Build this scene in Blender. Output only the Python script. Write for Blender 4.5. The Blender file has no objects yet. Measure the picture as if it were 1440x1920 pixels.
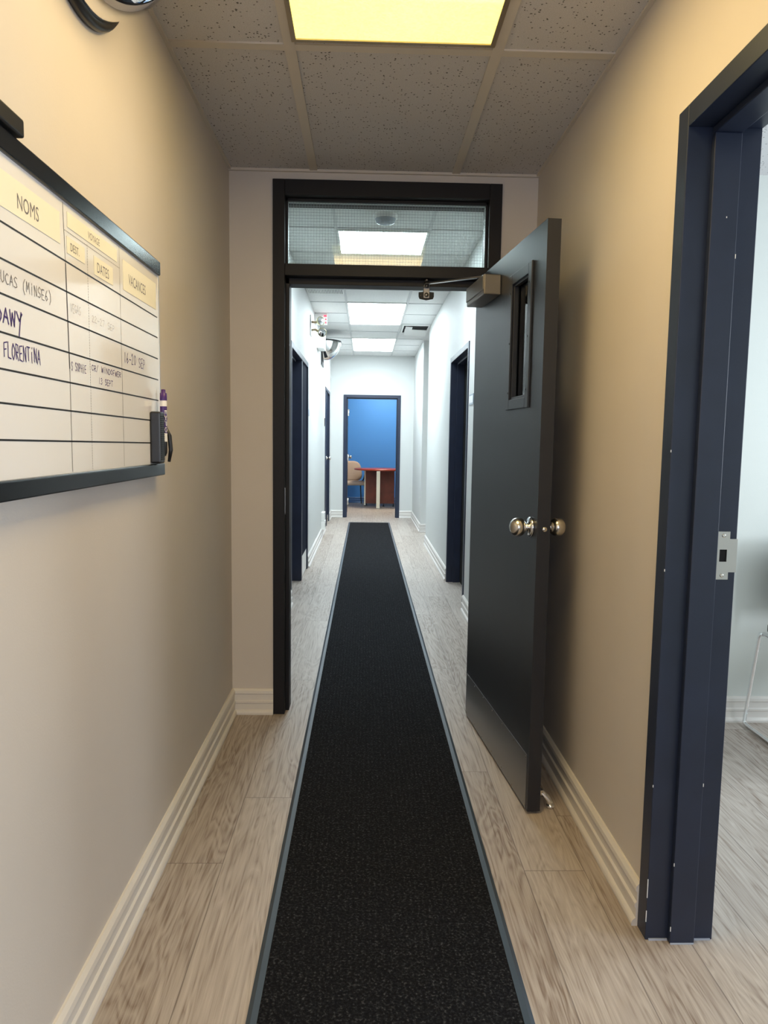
import bpy, bmesh, math, random
from mathutils import Vector, Matrix
random.seed(4)
S = bpy.context.scene
COL = S.collection
PI = math.pi

# ------------------------------------------------------------------ camera
YAW, PITCH, ROLL, CH, FPX = 0.0269, 0.0991, 0.0142, 1.2688, 1350.0
def camera_axes():
    cy, sy, cp, sp = math.cos(YAW), math.sin(YAW), math.cos(PITCH), math.sin(PITCH)
    fw = Vector((sy*cp, cy*cp, -sp)); r = Vector((cy, -sy, 0)); u = r.cross(fw)
    c, s = math.cos(ROLL), math.sin(ROLL)
    return c*r + s*u, -s*r + c*u, fw
cr, cu, cf = camera_axes()
cd = bpy.data.cameras.new('camera'); co = bpy.data.objects.new('camera', cd); COL.objects.link(co)
co.matrix_world = Matrix(((cr.x, cu.x, -cf.x, 0), (cr.y, cu.y, -cf.y, 0), (cr.z, cu.z, -cf.z, CH), (0, 0, 0, 1)))
cd.sensor_fit = 'VERTICAL'; cd.sensor_height = 36; cd.lens = 36*FPX/1920; cd.clip_start = 0.02
S.camera = co

# ------------------------------------------------------------------ world, light, exposure
W = bpy.data.worlds.new('world'); S.world = W; W.use_nodes = True
W.node_tree.nodes['Background'].inputs[0].default_value = (0.7, 0.8, 1, 1)
W.node_tree.nodes['Background'].inputs[1].default_value = 0.05
S.view_settings.view_transform = 'Standard'; S.view_settings.look = 'None'
S.view_settings.exposure = 0.75; S.view_settings.gamma = 1; S.view_settings.use_curve_mapping = False
HALL_LAMP = ((1.0, 0.71, 0.31), 8.0)          # yellowish troffer over the near hall
CORR_LAMP = ((0.82, 0.95, 1.0), 15.0)          # cool corridor troffers
OFFICE_LAMP = ((1.0, 0.86, 0.64), 17.0)
def area(name, loc, direction, sx, sy, power, color):
    l = bpy.data.lights.new(name, 'AREA'); l.shape = 'RECTANGLE'; l.size = sx; l.size_y = sy
    l.energy = power; l.color = color
    o = bpy.data.objects.new(name, l); COL.objects.link(o); o.location = loc
    o.rotation_euler = Vector(direction).to_track_quat('-Z', 'Y').to_euler()
    return o
area('hall_fill_light', (0.07, -3.35, 1.45), (0, 1, -0.05), 1.1, 1.5, 24, (0.72, 0.82, 1.0))  # unseen cool fill added behind the camera, facing forward
area('side_office_daylight_and_fill', (3.30, 2.35, 1.50), (-1, -0.10, -0.14), 0.7, 0.9, 24, (0.86, 0.96, 1.0))

area('side_office_daylight_and_fill', (3.30, 1.0, 1.45), (-1, 0.02, -0.06), 0.7, 0.9, 19, (0.82, 0.91, 1.0))  # added fill aimed through the doorway to brighten the left wall

# ------------------------------------------------------------------ dimensions (metres)
XL, XR, ZA, H1, H2, ZF = -0.602, 0.741, 3.25, 2.426, 2.627, 11.80
CL, CR = -0.565, 0.752          # corridor wall faces
BACK = -3.5

# ------------------------------------------------------------------ materials
def mat(name, color, rough=0.5, metal=0.0, spec=0.5, bump=None, emit=None, es=0, coat=0, vary=None):
    m = bpy.data.materials.new(name); m.use_nodes = True
    nt = m.node_tree; b = nt.nodes['Principled BSDF']
    b.inputs['Base Color'].default_value = (*color, 1); b.inputs['Roughness'].default_value = rough
    b.inputs['Metallic'].default_value = metal; b.inputs['Specular IOR Level'].default_value = spec
    if coat: b.inputs['Coat Weight'].default_value = coat
    if emit: b.inputs['Emission Color'].default_value = (*emit, 1); b.inputs['Emission Strength'].default_value = es
    tc = nt.nodes.new('ShaderNodeTexCoord')
    if vary:
        sc, amt = vary
        n = nt.nodes.new('ShaderNodeTexNoise'); n.inputs['Scale'].default_value = sc; n.inputs['Detail'].default_value = 4
        nt.links.new(tc.outputs['Object'], n.inputs['Vector'])
        r = nt.nodes.new('ShaderNodeValToRGB'); r.color_ramp.elements[0].position = .3; r.color_ramp.elements[1].position = .7
        r.color_ramp.elements[0].color = (*[c*(1-amt) for c in color], 1); r.color_ramp.elements[1].color = (*[min(1, c*(1+amt)) for c in color], 1)
        nt.links.new(n.outputs['Fac'], r.inputs['Fac']); nt.links.new(r.outputs['Color'], b.inputs['Base Color'])
    if bump:
        sc, st, di = bump
        n = nt.nodes.new('ShaderNodeTexNoise'); n.inputs['Scale'].default_value = sc; n.inputs['Detail'].default_value = 3
        nt.links.new(tc.outputs['Object'], n.inputs['Vector'])
        bp = nt.nodes.new('ShaderNodeBump'); bp.inputs['Strength'].default_value = st; bp.inputs['Distance'].default_value = di
        nt.links.new(n.outputs['Fac'], bp.inputs['Height']); nt.links.new(bp.outputs['Normal'], b.inputs['Normal'])
    return m
def nodes(m): return m.node_tree, m.node_tree.nodes, m.node_tree.links, m.node_tree.nodes['Principled BSDF']
def math_node(N, L, op, a, b=None, c=None):
    n = N.new('ShaderNodeMath'); n.operation = op
    for i, v in enumerate((a, b, c)):
        if v is None: continue
        if isinstance(v, (int, float)): n.inputs[i].default_value = v
        else: L.new(v, n.inputs[i])
    return n.outputs[0]

M = {}
M['wall'] = mat('wall_paint', (0.62, 0.575, 0.54), 0.62, bump=(260, .12, .002), vary=(3, .02))
M['cwall'] = mat('corridor_wall_paint', (0.64, 0.65, 0.64), 0.6, bump=(260, .1, .002))
M['owall'] = mat('office_wall_paint', (0.66, 0.69, 0.67), 0.6, bump=(260, .1, .002))
M['blue'] = mat('blue_wall_paint', (0.06, 0.27, 0.78), 0.55, bump=(260, .1, .002))
M['base'] = mat('baseboard_paint', (0.72, 0.69, 0.66), 0.38)
M['navy'] = mat('dark_navy_enamel', (0.014, 0.022, 0.050), 0.42, bump=(300, .12, .001), vary=(9, .12))
M['door'] = mat('charcoal_door_enamel', (0.014, 0.016, 0.023), 0.38, bump=(200, .10, .001), vary=(6, .08))
M['frame'] = mat('dark_brown_black_enamel', (0.008, 0.0072, 0.009), 0.5, spec=.3, bump=(300, .1, .001))
M['chip'] = mat('chipped_paint_edge', (0.45, 0.50, 0.62), 0.6)
M['steel'] = mat('brushed_steel', (0.52, 0.50, 0.47), 0.30, 1.0, bump=(400, .08, .0005))
M['satin'] = mat('satin_nickel', (0.66, 0.63, 0.58), 0.22, 1.0)
M['brass'] = mat('bronze_enamel', (0.42, 0.33, 0.22), 0.35, 0.7)
M['chrome'] = mat('chrome', (0.85, 0.86, 0.88), 0.08, 1.0)
M['mirror'] = mat('mirror_acrylic', (0.93, 0.93, 0.93), 0.03, 1.0)
M['black'] = mat('black_plastic', (0.012, 0.012, 0.014), 0.35)
M['blackmatte'] = mat('black_rubber', (0.01, 0.01, 0.011), 0.6)
M['boardframe'] = mat('black_board_frame', (0.010, 0.012, 0.016), 0.22)
M['white'] = mat('white_enamel', (0.82, 0.82, 0.80), 0.4)
M['tee'] = mat('ceiling_tee', (0.62, 0.575, 0.52), 0.5)
M['bluebase'] = mat('blue_baseboard_paint', (0.05, 0.16, 0.42), 0.3)
M['flatnavy'] = mat('flat_navy_paint', (0.012, 0.016, 0.032), 0.85, spec=.05)
M['darksteel'] = mat('dark_zinc', (0.16, 0.155, 0.16), 0.35, 1.0)
M['board'] = mat('whiteboard_gloss', (0.86, 0.85, 0.87), 0.10, coat=0.3)
M['paper'] = mat('paper', (0.86, 0.82, 0.68), 0.55)
M['ink'] = mat('black_ink', (0.01, 0.01, 0.012), 0.5)
M['greyink'] = mat('faded_grey_ink', (0.16, 0.15, 0.16), 0.6)
M['paleink'] = mat('pale_grey_ink', (0.38, 0.36, 0.37), 0.6)
M['purpleink'] = mat('purple_marker_ink', (0.045, 0.015, 0.16), 0.5)
M['purple'] = mat('purple_plastic', (0.06, 0.015, 0.17), 0.35)
M['label'] = mat('white_label', (0.85, 0.85, 0.87), 0.45)
M['dark'] = mat('dark_void', (0.004, 0.004, 0.005), 0.9)
M['cherry'] = mat('cherry_laminate', (0.30, 0.045, 0.025), 0.28, vary=(5, .25))
M['cherrybase'] = mat('cherry_panel', (0.17, 0.035, 0.015), 0.4, vary=(6, .3))
M['beigeseat'] = mat('taupe_upholstery', (0.42, 0.34, 0.29), 0.85, bump=(300, .3, .002))
M['darkleg'] = mat('dark_brown_metal', (0.03, 0.022, 0.02), 0.4)
M['rubber'] = mat('grey_blue_rubber_edge', (0.038, 0.058, 0.085), 0.42)
M['greenbrass'] = mat('aged_brass', (0.62, 0.58, 0.36), 0.25, 0.6)
M['red'] = mat('red_led', (0.8, 0.05, 0.05), 0.4, emit=(1.0, 0.02, 0.05), es=2.6)
M['signgrey'] = mat('grey_sign_plastic', (0.35, 0.40, 0.48), 0.4)

def lens_mat(name, col, s):
    m = mat(name, (0.8, 0.8, 0.8), 0.4); nt, N, L, b = nodes(m)
    tc = N.new('ShaderNodeTexCoord'); v = N.new('ShaderNodeTexVoronoi'); v.inputs['Scale'].default_value = 90
    L.new(tc.outputs['Object'], v.inputs['Vector'])
    n = N.new('ShaderNodeTexNoise'); n.inputs['Scale'].default_value = 3.2; L.new(tc.outputs['Object'], n.inputs['Vector'])
    f = math_node(N, L, 'MULTIPLY_ADD', v.outputs['Distance'], .25, .85)
    f2 = math_node(N, L, 'MULTIPLY_ADD', n.outputs['Fac'], .5, .75)
    f3 = math_node(N, L, 'MULTIPLY', f, f2)
    L.new(math_node(N, L, 'MULTIPLY', f3, s), b.inputs['Emission Strength'])
    b.inputs['Emission Color'].default_value = (*col, 1)
    return m
M['hall_lens'] = lens_mat('hall_lamp_lens', *HALL_LAMP)
def lens_falloff(m, centre, end):      # glow painted into the lens: strong and whitish mid-lens, weak and yellow at ends
    nt, N, L, b = nodes(m); tc = N.new('ShaderNodeTexCoord'); sp = N.new('ShaderNodeSeparateXYZ'); L.new(tc.outputs['Object'], sp.inputs[0])
    r = N.new('ShaderNodeMapRange'); r.interpolation_type = 'SMOOTHSTEP'; L.new(math_node(N, L, 'ABSOLUTE', sp.outputs[1]), r.inputs[0])
    r.inputs[1].default_value = .22; r.inputs[2].default_value = .42; r.inputs[3].default_value = 0; r.inputs[4].default_value = 1
    x = N.new('ShaderNodeMix'); x.data_type = 'RGBA'; L.new(r.outputs[0], x.inputs[0]); x.inputs[6].default_value = (*centre, 1); x.inputs[7].default_value = (*end, 1)
    L.new(x.outputs[2], b.inputs['Emission Color'])
lens_falloff(M['hall_lens'], HALL_LAMP[0], (.150, .128, .026))
M['corr_lens'] = lens_mat('corridor_lamp_lens', *CORR_LAMP)
M['office_lens'] = lens_mat('office_lamp_lens', *OFFICE_LAMP)

def tile_mat(name, color, pit):
    m = mat(name, color, 0.85); nt, N, L, b = nodes(m)
    tc = N.new('ShaderNodeTexCoord')
    n0 = N.new('ShaderNodeTexNoise'); n0.inputs['Scale'].default_value = 60; L.new(tc.outputs['Object'], n0.inputs['Vector'])
    mx = N.new('ShaderNodeVectorMath'); mx.operation = 'MULTIPLY_ADD'
    L.new(n0.outputs['Color'], mx.inputs[0]); mx.inputs[1].default_value = (.012, .012, .012); L.new(tc.outputs['Object'], mx.inputs[2])
    v = N.new('ShaderNodeTexVoronoi'); v.inputs['Scale'].default_value = 95; L.new(mx.outputs[0], v.inputs['Vector'])
    rnd = N.new('ShaderNodeSeparateColor'); L.new(v.outputs['Color'], rnd.inputs[0])
    thr = math_node(N, L, 'MULTIPLY', math_node(N, L, 'GREATER_THAN', rnd.outputs[0], .62), .26)
    pitf = math_node(N, L, 'LESS_THAN', v.outputs['Distance'], thr)
    n1 = N.new('ShaderNodeTexNoise'); n1.inputs['Scale'].default_value = 420; n1.inputs['Detail'].default_value = 2; L.new(tc.outputs['Object'], n1.inputs['Vector'])
    r = N.new('ShaderNodeValToRGB'); r.color_ramp.elements[0].position = .38; r.color_ramp.elements[1].position = .55
    r.color_ramp.elements[0].color = (*[c*.82 for c in color], 1); r.color_ramp.elements[1].color = (*color, 1)
    L.new(n1.outputs['Fac'], r.inputs['Fac'])
    x = N.new('ShaderNodeMix'); x.data_type = 'RGBA'; L.new(math_node(N, L, 'MULTIPLY', pitf, pit), x.inputs[0])
    L.new(r.outputs['Color'], x.inputs[6]); x.inputs[7].default_value = (.05, .045, .04, 1)
    L.new(x.outputs[2], b.inputs['Base Color'])
    bp = N.new('ShaderNodeBump'); bp.inputs['Strength'].default_value = .35; bp.inputs['Distance'].default_value = .003; bp.invert = True
    L.new(pitf, bp.inputs['Height']); L.new(bp.outputs['Normal'], b.inputs['Normal'])
    return m
M['tile'] = tile_mat('fissured_ceiling_tile', (0.62, 0.61, 0.63), .85)
M['tile2'] = tile_mat('corridor_ceiling_tile', (0.84, 0.84, 0.83), .2)

def floor_mat():
    m = mat('vinyl_planks', (0.5, 0.45, 0.4), 0.42); nt, N, L, b = nodes(m)
    tc = N.new('ShaderNodeTexCoord'); sp = N.new('ShaderNodeSeparateXYZ'); L.new(tc.outputs['Object'], sp.inputs[0])
    X, Y = sp.outputs[0], sp.outputs[1]
    PW, PL = .18, 1.26
    u = math_node(N, L, 'DIVIDE', math_node(N, L, 'SUBTRACT', X, .667), PW)
    row = math_node(N, L, 'FLOOR', u); fu = math_node(N, L, 'FRACT', u)
    wn = N.new('ShaderNodeTexWhiteNoise'); wn.noise_dimensions = '1D'; L.new(math_node(N, L, 'ADD', row, 7.31), wn.inputs['W'])
    v = math_node(N, L, 'ADD', math_node(N, L, 'DIVIDE', Y, PL), wn.outputs['Value'])
    pl = math_node(N, L, 'FLOOR', v); fv = math_node(N, L, 'FRACT', v)
    cid = N.new('ShaderNodeCombineXYZ'); L.new(row, cid.inputs[0]); L.new(pl, cid.inputs[1])
    wp = N.new('ShaderNodeTexWhiteNoise'); wp.noise_dimensions = '3D'; L.new(cid.outputs[0], wp.inputs['Vector'])
    # grain: stretched noise, warped, per-plank offset
    off = N.new('ShaderNodeVectorMath'); off.operation = 'SCALE'; L.new(wp.outputs['Color'], off.inputs[0]); off.inputs['Scale'].default_value = 23
    gv = N.new('ShaderNodeCombineXYZ'); L.new(math_node(N, L, 'MULTIPLY', X, 9), gv.inputs[0]); L.new(math_node(N, L, 'MULTIPLY', Y, 1.0), gv.inputs[1])
    ga = N.new('ShaderNodeVectorMath'); ga.operation = 'ADD'; L.new(gv.outputs[0], ga.inputs[0]); L.new(off.outputs[0], ga.inputs[1])
    n1 = N.new('ShaderNodeTexNoise'); n1.inputs['Scale'].default_value = 1.3; n1.inputs['Detail'].default_value = 3; n1.inputs['Distortion'].default_value = .6; L.new(ga.outputs[0], n1.inputs['Vector'])
    rings = math_node(N, L, 'FRACT', math_node(N, L, 'MULTIPLY', n1.outputs['Fac'], 13))
    rings = math_node(N, L, 'ABSOLUTE', math_node(N, L, 'SUBTRACT', rings, .5))
    gv2 = N.new('ShaderNodeVectorMath'); gv2.operation = 'MULTIPLY'; L.new(ga.outputs[0], gv2.inputs[0]); gv2.inputs[1].default_value = (16, 3.2, 1)
    n2 = N.new('ShaderNodeTexNoise'); n2.inputs['Scale'].default_value = 1.0; n2.inputs['Detail'].default_value = 5; n2.inputs['Roughness'].default_value = .65; L.new(gv2.outputs[0], n2.inputs['Vector'])
    g = math_node(N, L, 'ADD', math_node(N, L, 'MULTIPLY', rings, .36), math_node(N, L, 'MULTIPLY', n2.outputs['Fac'], .85))
    g = math_node(N, L, 'ADD', g, math_node(N, L, 'MULTIPLY', wp.outputs['Value'], .16))
    r = N.new('ShaderNodeValToRGB'); e = r.color_ramp.elements
    e[0].position = .34; e[0].color = (.19, .135, .10, 1); e[1].position = .86; e[1].color = (.53, .48, .435, 1)
    k = e.new(.56); k.color = (.39, .335, .295, 1)
    L.new(g, r.inputs['Fac'])
    # joints
    ju = math_node(N, L, 'LESS_THAN', math_node(N, L, 'MINIMUM', fu, math_node(N, L, 'SUBTRACT', 1, fu)), .0075)
    jv = math_node(N, L, 'LESS_THAN', math_node(N, L, 'MINIMUM', fv, math_node(N, L, 'SUBTRACT', 1, fv)), .0012)
    j = math_node(N, L, 'MAXIMUM', ju, jv)
    x = N.new('ShaderNodeMix'); x.data_type = 'RGBA'; L.new(math_node(N, L, 'MULTIPLY', j, .6), x.inputs[0]); L.new(r.outputs['Color'], x.inputs[6]); x.inputs[7].default_value = (.08, .06, .05, 1)
    L.new(x.outputs[2], b.inputs['Base Color'])
    L.new(math_node(N, L, 'MULTIPLY_ADD', n2.outputs['Fac'], .15, .33), b.inputs['Roughness'])
    bp = N.new('ShaderNodeBump'); bp.inputs['Strength'].default_value = .25; bp.inputs['Distance'].default_value = .001
    L.new(math_node(N, L, 'SUBTRACT', n2.outputs['Fac'], math_node(N, L, 'MULTIPLY', j, 2)), bp.inputs['Height']); L.new(bp.outputs['Normal'], b.inputs['Normal'])
    return m
M['floor'] = floor_mat()

def rug_mat():
    m = mat('ribbed_carpet', (0.02, 0.02, 0.022), 0.95, spec=.06); nt, N, L, b = nodes(m)
    tc = N.new('ShaderNodeTexCoord'); sp = N.new('ShaderNodeSeparateXYZ'); L.new(tc.outputs['Object'], sp.inputs[0])
    n = N.new('ShaderNodeTexNoise'); n.inputs['Scale'].default_value = 150; n.inputs['Detail'].default_value = 4; n.inputs['Roughness'].default_value = .7; L.new(tc.outputs['Object'], n.inputs['Vector'])
    rib = math_node(N, L, 'SINE', math_node(N, L, 'MULTIPLY', sp.outputs[0], 2*PI/.0165))
    knot = math_node(N, L, 'SINE', math_node(N, L, 'MULTIPLY', sp.outputs[1], 2*PI/.034))
    h = math_node(N, L, 'ADD', n.outputs['Fac'], math_node(N, L, 'MULTIPLY_ADD', rib, .018, math_node(N, L, 'MULTIPLY', knot, .006)))
    r = N.new('ShaderNodeValToRGB'); e = r.color_ramp.elements
    e[0].position = .44; e[0].color = (.007, .007, .009, 1); e[1].position = .72; e[1].color = (.085, .087, .095, 1)
    k = e.new(.57); k.color = (.016, .017, .020, 1)
    L.new(h, r.inputs['Fac']); L.new(r.outputs['Color'], b.inputs['Base Color'])
    bp = N.new('ShaderNodeBump'); bp.inputs['Strength'].default_value = .6; bp.inputs['Distance'].default_value = .003
    L.new(h, bp.inputs['Height']); L.new(bp.outputs['Normal'], b.inputs['Normal'])
    return m
M['rug'] = rug_mat()

def glass_mat():
    m = bpy.data.materials.new('clear_glass'); m.use_nodes = True; nt = m.node_tree; N, L = nt.nodes, nt.links
    N.remove(N['Principled BSDF'])
    t = N.new('ShaderNodeBsdfTransparent'); t.inputs[0].default_value = (.93, .97, .96, 1)
    g = N.new('ShaderNodeBsdfGlossy'); g.inputs['Roughness'].default_value = .01
    f = N.new('ShaderNodeFresnel'); f.inputs[0].default_value = 1.5
    x = N.new('ShaderNodeMixShader'); L.new(f.outputs[0], x.inputs[0]); L.new(t.outputs[0], x.inputs[1]); L.new(g.outputs[0], x.inputs[2])
    L.new(x.outputs[0], N['Material Output'].inputs[0])
    return m
M['glass'] = glass_mat()

# ------------------------------------------------------------------ mesh helpers
def bx(bm, x0, x1, y0, y1, z0, z1):
    vs = [bm.verts.new((x, y, z)) for x in (x0, x1) for y in (y0, y1) for z in (z0, z1)]
    out = []
    for f in ((0, 1, 3, 2), (4, 6, 7, 5), (0, 4, 5, 1), (2, 3, 7, 6), (0, 2, 6, 4), (1, 5, 7, 3)):
        out.append(bm.faces.new([vs[i] for i in f]))
    return vs
def tube(bm, pts, r, n=10, caps=True):
    pts = [Vector(p) for p in pts]; rings = []
    for i, p in enumerate(pts):
        if i == 0: d = pts[1]-p
        elif i == len(pts)-1: d = p-pts[i-1]
        else: d = (pts[i+1]-p).normalized() + (p-pts[i-1]).normalized()
        d.normalize(); q = d.to_track_quat('Z', 'Y')
        rr = r[i] if isinstance(r, (list, tuple)) else r
        rings.append([bm.verts.new(p + q @ Vector((rr*math.cos(a*2*PI/n), rr*math.sin(a*2*PI/n), 0))) for a in range(n)])
    # keep the rings from twisting
    for i in range(1, len(rings)):
        best = min(range(n), key=lambda s: sum((rings[i][(k+s) % n].co-rings[i-1][k].co).length for k in range(n)))
        rings[i] = rings[i][best:]+rings[i][:best]
        for k in range(n):
            f = bm.faces.new((rings[i-1][k], rings[i-1][(k+1) % n], rings[i][(k+1) % n], rings[i][k])); f.smooth = True
    if caps: bm.faces.new(rings[0][::-1]); bm.faces.new(rings[-1])
def lathe(bm, prof, axis_o=(0, 0, 0), axis_d=(0, 0, 1), n=28):
    q = Vector(axis_d).to_track_quat('Z', 'Y'); o = Vector(axis_o); rings = []
    for r, z in prof:
        rings.append([bm.verts.new(o + q @ Vector((max(r, 1e-5)*math.cos(a*2*PI/n), max(r, 1e-5)*math.sin(a*2*PI/n), z))) for a in range(n)])
    for i in range(1, len(rings)):
        for k in range(n):
            f = bm.faces.new((rings[i-1][k], rings[i-1][(k+1) % n], rings[i][(k+1) % n], rings[i][k])); f.smooth = True
def obj(name, bm, m, parent=None, bevel=0, seg=2, smooth=False):
    bmesh.ops.recalc_face_normals(bm, faces=bm.faces)
    if bevel:
        es = [e for e in bm.edges if len(e.link_faces) == 2 and e.calc_face_angle(0) > .6]
        bmesh.ops.bevel(bm, geom=es, offset=bevel, segments=seg, affect='EDGES', profile=.5, clamp_overlap=True)
    if smooth:
        for f in bm.faces: f.smooth = True
    me = bpy.data.meshes.new(name); bm.to_mesh(me); bm.free()
    me.materials.append(M[m] if isinstance(m, str) else m)
    o = bpy.data.objects.new(name, me); COL.objects.link(o)
    if parent: o.parent = parent
    return o
def boxes(name, lst, m, parent=None, bevel=0, seg=2):
    bm = bmesh.new()
    for b in lst: bx(bm, *b)
    return obj(name, bm, m, parent, bevel, seg)
def struct(o): o['kind'] = 'structure'; return o
def empty(name, loc=(0, 0, 0), rz=0):
    o = bpy.data.objects.new(name, None); COL.objects.link(o); o.location = loc; o.rotation_euler = (0, 0, rz); o.empty_display_size = .1
    return o
def tag(o, label, cat, group=None):
    o['label'] = label; o['category'] = cat
    if group: o['group'] = group
    return o
def local_box(p, b): return (b[0]-p[0], b[1]-p[0], b[2]-p[1], b[3]-p[1], b[4]-p[2], b[5]-p[2])

# ------------------------------------------------------------------ room shell
struct(boxes('floor', [(-3.2, 4.2, -3.7, 15.2, -.10, 0)], 'floor'))
struct(boxes('ceiling', [(XL-.12, 3.6, BACK-.1, ZA, H1, H1+.05)], 'tile'))
struct(boxes('ceiling', [(CL-.15, 2.4, ZA+.15, ZF, H2, H2+.05)], 'tile2'))
struct(boxes('ceiling', [(-1.5, 2.6, ZF+.12, 14.72, H2, H2+.05)], 'tile2'))

DY0, DY1, DH = 0.80, 1.770, 2.046        # side office door frame, outer
struct(boxes('wall_left', [(XL-.12, XL, BACK, ZA, 0, H1)], 'wall'))
struct(boxes('wall_right', [(XR, .90, BACK, DY0, 0, H1), (XR, .90, DY1, ZA, 0, H1), (XR, .90, DY0, DY1, DH, H1)], 'wall'))
FX0, FX1, FT = -.413, .583, 2.384        # main frame, outer
struct(boxes('wall_middle', [(XL-.12, FX0, ZA, ZA+.15, 0, H2+.05), (FX1, .90, ZA, ZA+.15, 0, H2+.05), (FX0, FX1, ZA, ZA+.15, FT, H2+.05)], 'wall'))
# rear wall of the hall with an unseen window added around the fill light
struct(boxes('wall_rear', [(XL-.12, -.52, BACK-.12, BACK, 0, H1), (.66, .90, BACK-.12, BACK, 0, H1), (-.52, .66, BACK-.12, BACK, 0, .62), (-.52, .66, BACK-.12, BACK, 2.28, H1)], 'wall'))
wn = struct(empty('window_2_added', (.07, BACK-.06, .62)))
boxes('window_frame', [(-.59, -.54, -.04, .04, 0, 1.66), (.54, .59, -.04, .04, 0, 1.66), (-.54, .54, -.04, .04, 0, .05), (-.54, .54, -.04, .04, 1.61, 1.66)], 'white', wn)
boxes('window_pane', [(-.54, .54, -.004, .004, .05, 1.61)], 'glass', wn)

# corridor walls.  openings: (y0, y1) outer frame edges
CH_D = 2.0
LO = [(5.46, 7.06), (10.10, 11.26)]
RO = [(5.32, 6.46)]
def wall_with(name, x0, x1, ys, ye, ops, h, m):
    l = []; y = ys
    for a, b in ops:
        l.append((x0, x1, y, a, 0, h)); l.append((x0, x1, a, b, CH_D, h)); y = b
    l.append((x0, x1, y, ye, 0, h))
    return struct(boxes(name, l, m))
wall_with('wall_corridor_left', CL-.15, CL, ZA+.15, ZF, LO, H2, 'cwall')
wall_with('wall_corridor_right', CR, CR+.15, ZA+.15, 8.80, RO, H2, 'cwall')
struct(boxes('wall_alcove_front', [(CR+.15, 2.3, 8.65, 8.80, 0, H2)], 'cwall'))
struct(boxes('wall_alcove_back', [(.778, 2.3, 9.96, 10.10, 0, H2)], 'cwall'))
struct(boxes('wall_alcove_end', [(2.3, 2.4, 8.65, 10.10, 0, H2)], 'cwall'))
struct(boxes('wall_corridor_right', [(.778, .90, 10.10, ZF, 0, H2)], 'cwall'))
GX0, GX1, GT = -.362, .566, 1.998
struct(boxes('wall_far', [(CL-.15, GX0, ZF, ZF+.12, 0, H2+.05), (GX1, .90, ZF, ZF+.12, 0, H2+.05), (GX0, GX1, ZF, ZF+.12, GT, H2+.05)], 'cwall'))
# far office
struct(boxes('wall_office_blue', [(-1.5, 2.6, 14.60, 14.72, 0, H2)], 'blue'))
struct(boxes('wall_office_left', [(-1.5, -1.4, ZF+.12, 14.6, 0, H2)], 'cwall'))
struct(boxes('wall_office_right', [(2.5, 2.6, ZF+.12, 14.6, 0, H2)], 'cwall'))
# side office on the right
struct(boxes('wall_side_office_back', [(.90, 3.5, 3.18, 3.26, 0, H1)], 'owall'))
struct(boxes('wall_side_office_front', [(.90, 3.5, -.2, -.1, 0, H1)], 'owall'))
struct(boxes('wall_side_office_end', [(3.4, 3.5, -.1, .55, 0, H1), (3.4, 3.5, .55, 1.45, 0, 1.0), (3.4, 3.5, .55, 1.45, 2.1, H1), (3.4, 3.5, 1.45, 1.9, 0, H1), (3.4, 3.5, 2.8, 3.18, 0, H1), (3.4, 3.5, 1.9, 2.8, 0, 1.0), (3.4, 3.5, 1.9, 2.8, 2.1, H1)], 'owall'))
for nm, yy in (('window_3', 2.35), ('window_4_added', 1.0)):  # the second one is unseen, added to go with the doorway fill
    w3 = struct(empty(nm, (3.45, yy, 1.0)))
    boxes('window_frame', [(-.03, .03, -.45, -.41, 0, 1.1), (-.03, .03, .41, .45, 0, 1.1), (-.03, .03, -.41, .41, 0, .04), (-.03, .03, -.41, .41, 1.06, 1.1)], 'white', w3)
    boxes('window_pane', [(-.003, .003, -.41, .41, .04, 1.06)], 'glass', w3)
struct(boxes('wall_side_office_hall', [(.895, .905, -.1, DY0, 0, H1), (.895, .905, DY1, 3.18, 0, H1)], 'owall'))

# baseboards: one profile run along a wall.  p0->p1 on the wall face, n = normal into the room
PROF = [(0, 0), (.023, 0), (.024, .008), (.022, .014), (.018, .019), (.013, .022), (.013, .050), (.017, .054), (.017, .062), (.0115, .067), (.0115, .094), (.016, .098), (.014, .110), (.006, .119), (0, .119)]
def baseboard(name, segs, m='base'):
    bm = bmesh.new()
    for (p0, p1, n) in segs:
        n = Vector((*n, 0)); a = []; b = []
        for d, z in PROF:
            a.append(bm.verts.new(Vector((*p0, z))+n*d)); b.append(bm.verts.new(Vector((*p1, z))+n*d))
        for i in range(len(PROF)-1): bm.faces.new((a[i], a[i+1], b[i+1], b[i]))
        bm.faces.new(a); bm.faces.new(b[::-1])
    return struct(obj(name, bm, m))
baseboard('baseboard_left', [((XL, BACK), (XL, ZA), (1, 0))])
baseboard('baseboard_right', [((XR, BACK), (XR, DY0), (-1, 0)), ((XR, DY1), (XR, ZA), (-1, 0))])
baseboard('baseboard_middle', [((XL, ZA), (FX0, ZA), (0, -1)), ((FX1, ZA), (XR, ZA), (0, -1))])
baseboard('baseboard_corridor_left', [((CL, ZA+.15), (CL, LO[0][0]), (1, 0)), ((CL, LO[0][1]), (CL, LO[1][0]), (1, 0)), ((CL, LO[1][1]), (CL, ZF), (1, 0))])
baseboard('baseboard_corridor_right', [((CR, ZA+.15), (CR, RO[0][0]), (-1, 0)), ((CR, RO[0][1]), (CR, 8.80), (-1, 0))])
baseboard('baseboard_alcove', [((.778, 9.96), (2.3, 9.96), (0, -1)), ((.778, 9.96), (.778, ZF), (-1, 0))])
baseboard('baseboard_far', [((CL, ZF), (GX0, ZF), (0, -1)), ((GX1, ZF), (.778, ZF), (0, -1))])
baseboard('baseboard_office_blue', [((-1.4, 14.6), (2.5, 14.6), (0, -1))], 'bluebase')
baseboard('baseboard_side_office', [((.905, 3.18), (3.4, 3.18), (0, -1))])

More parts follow.
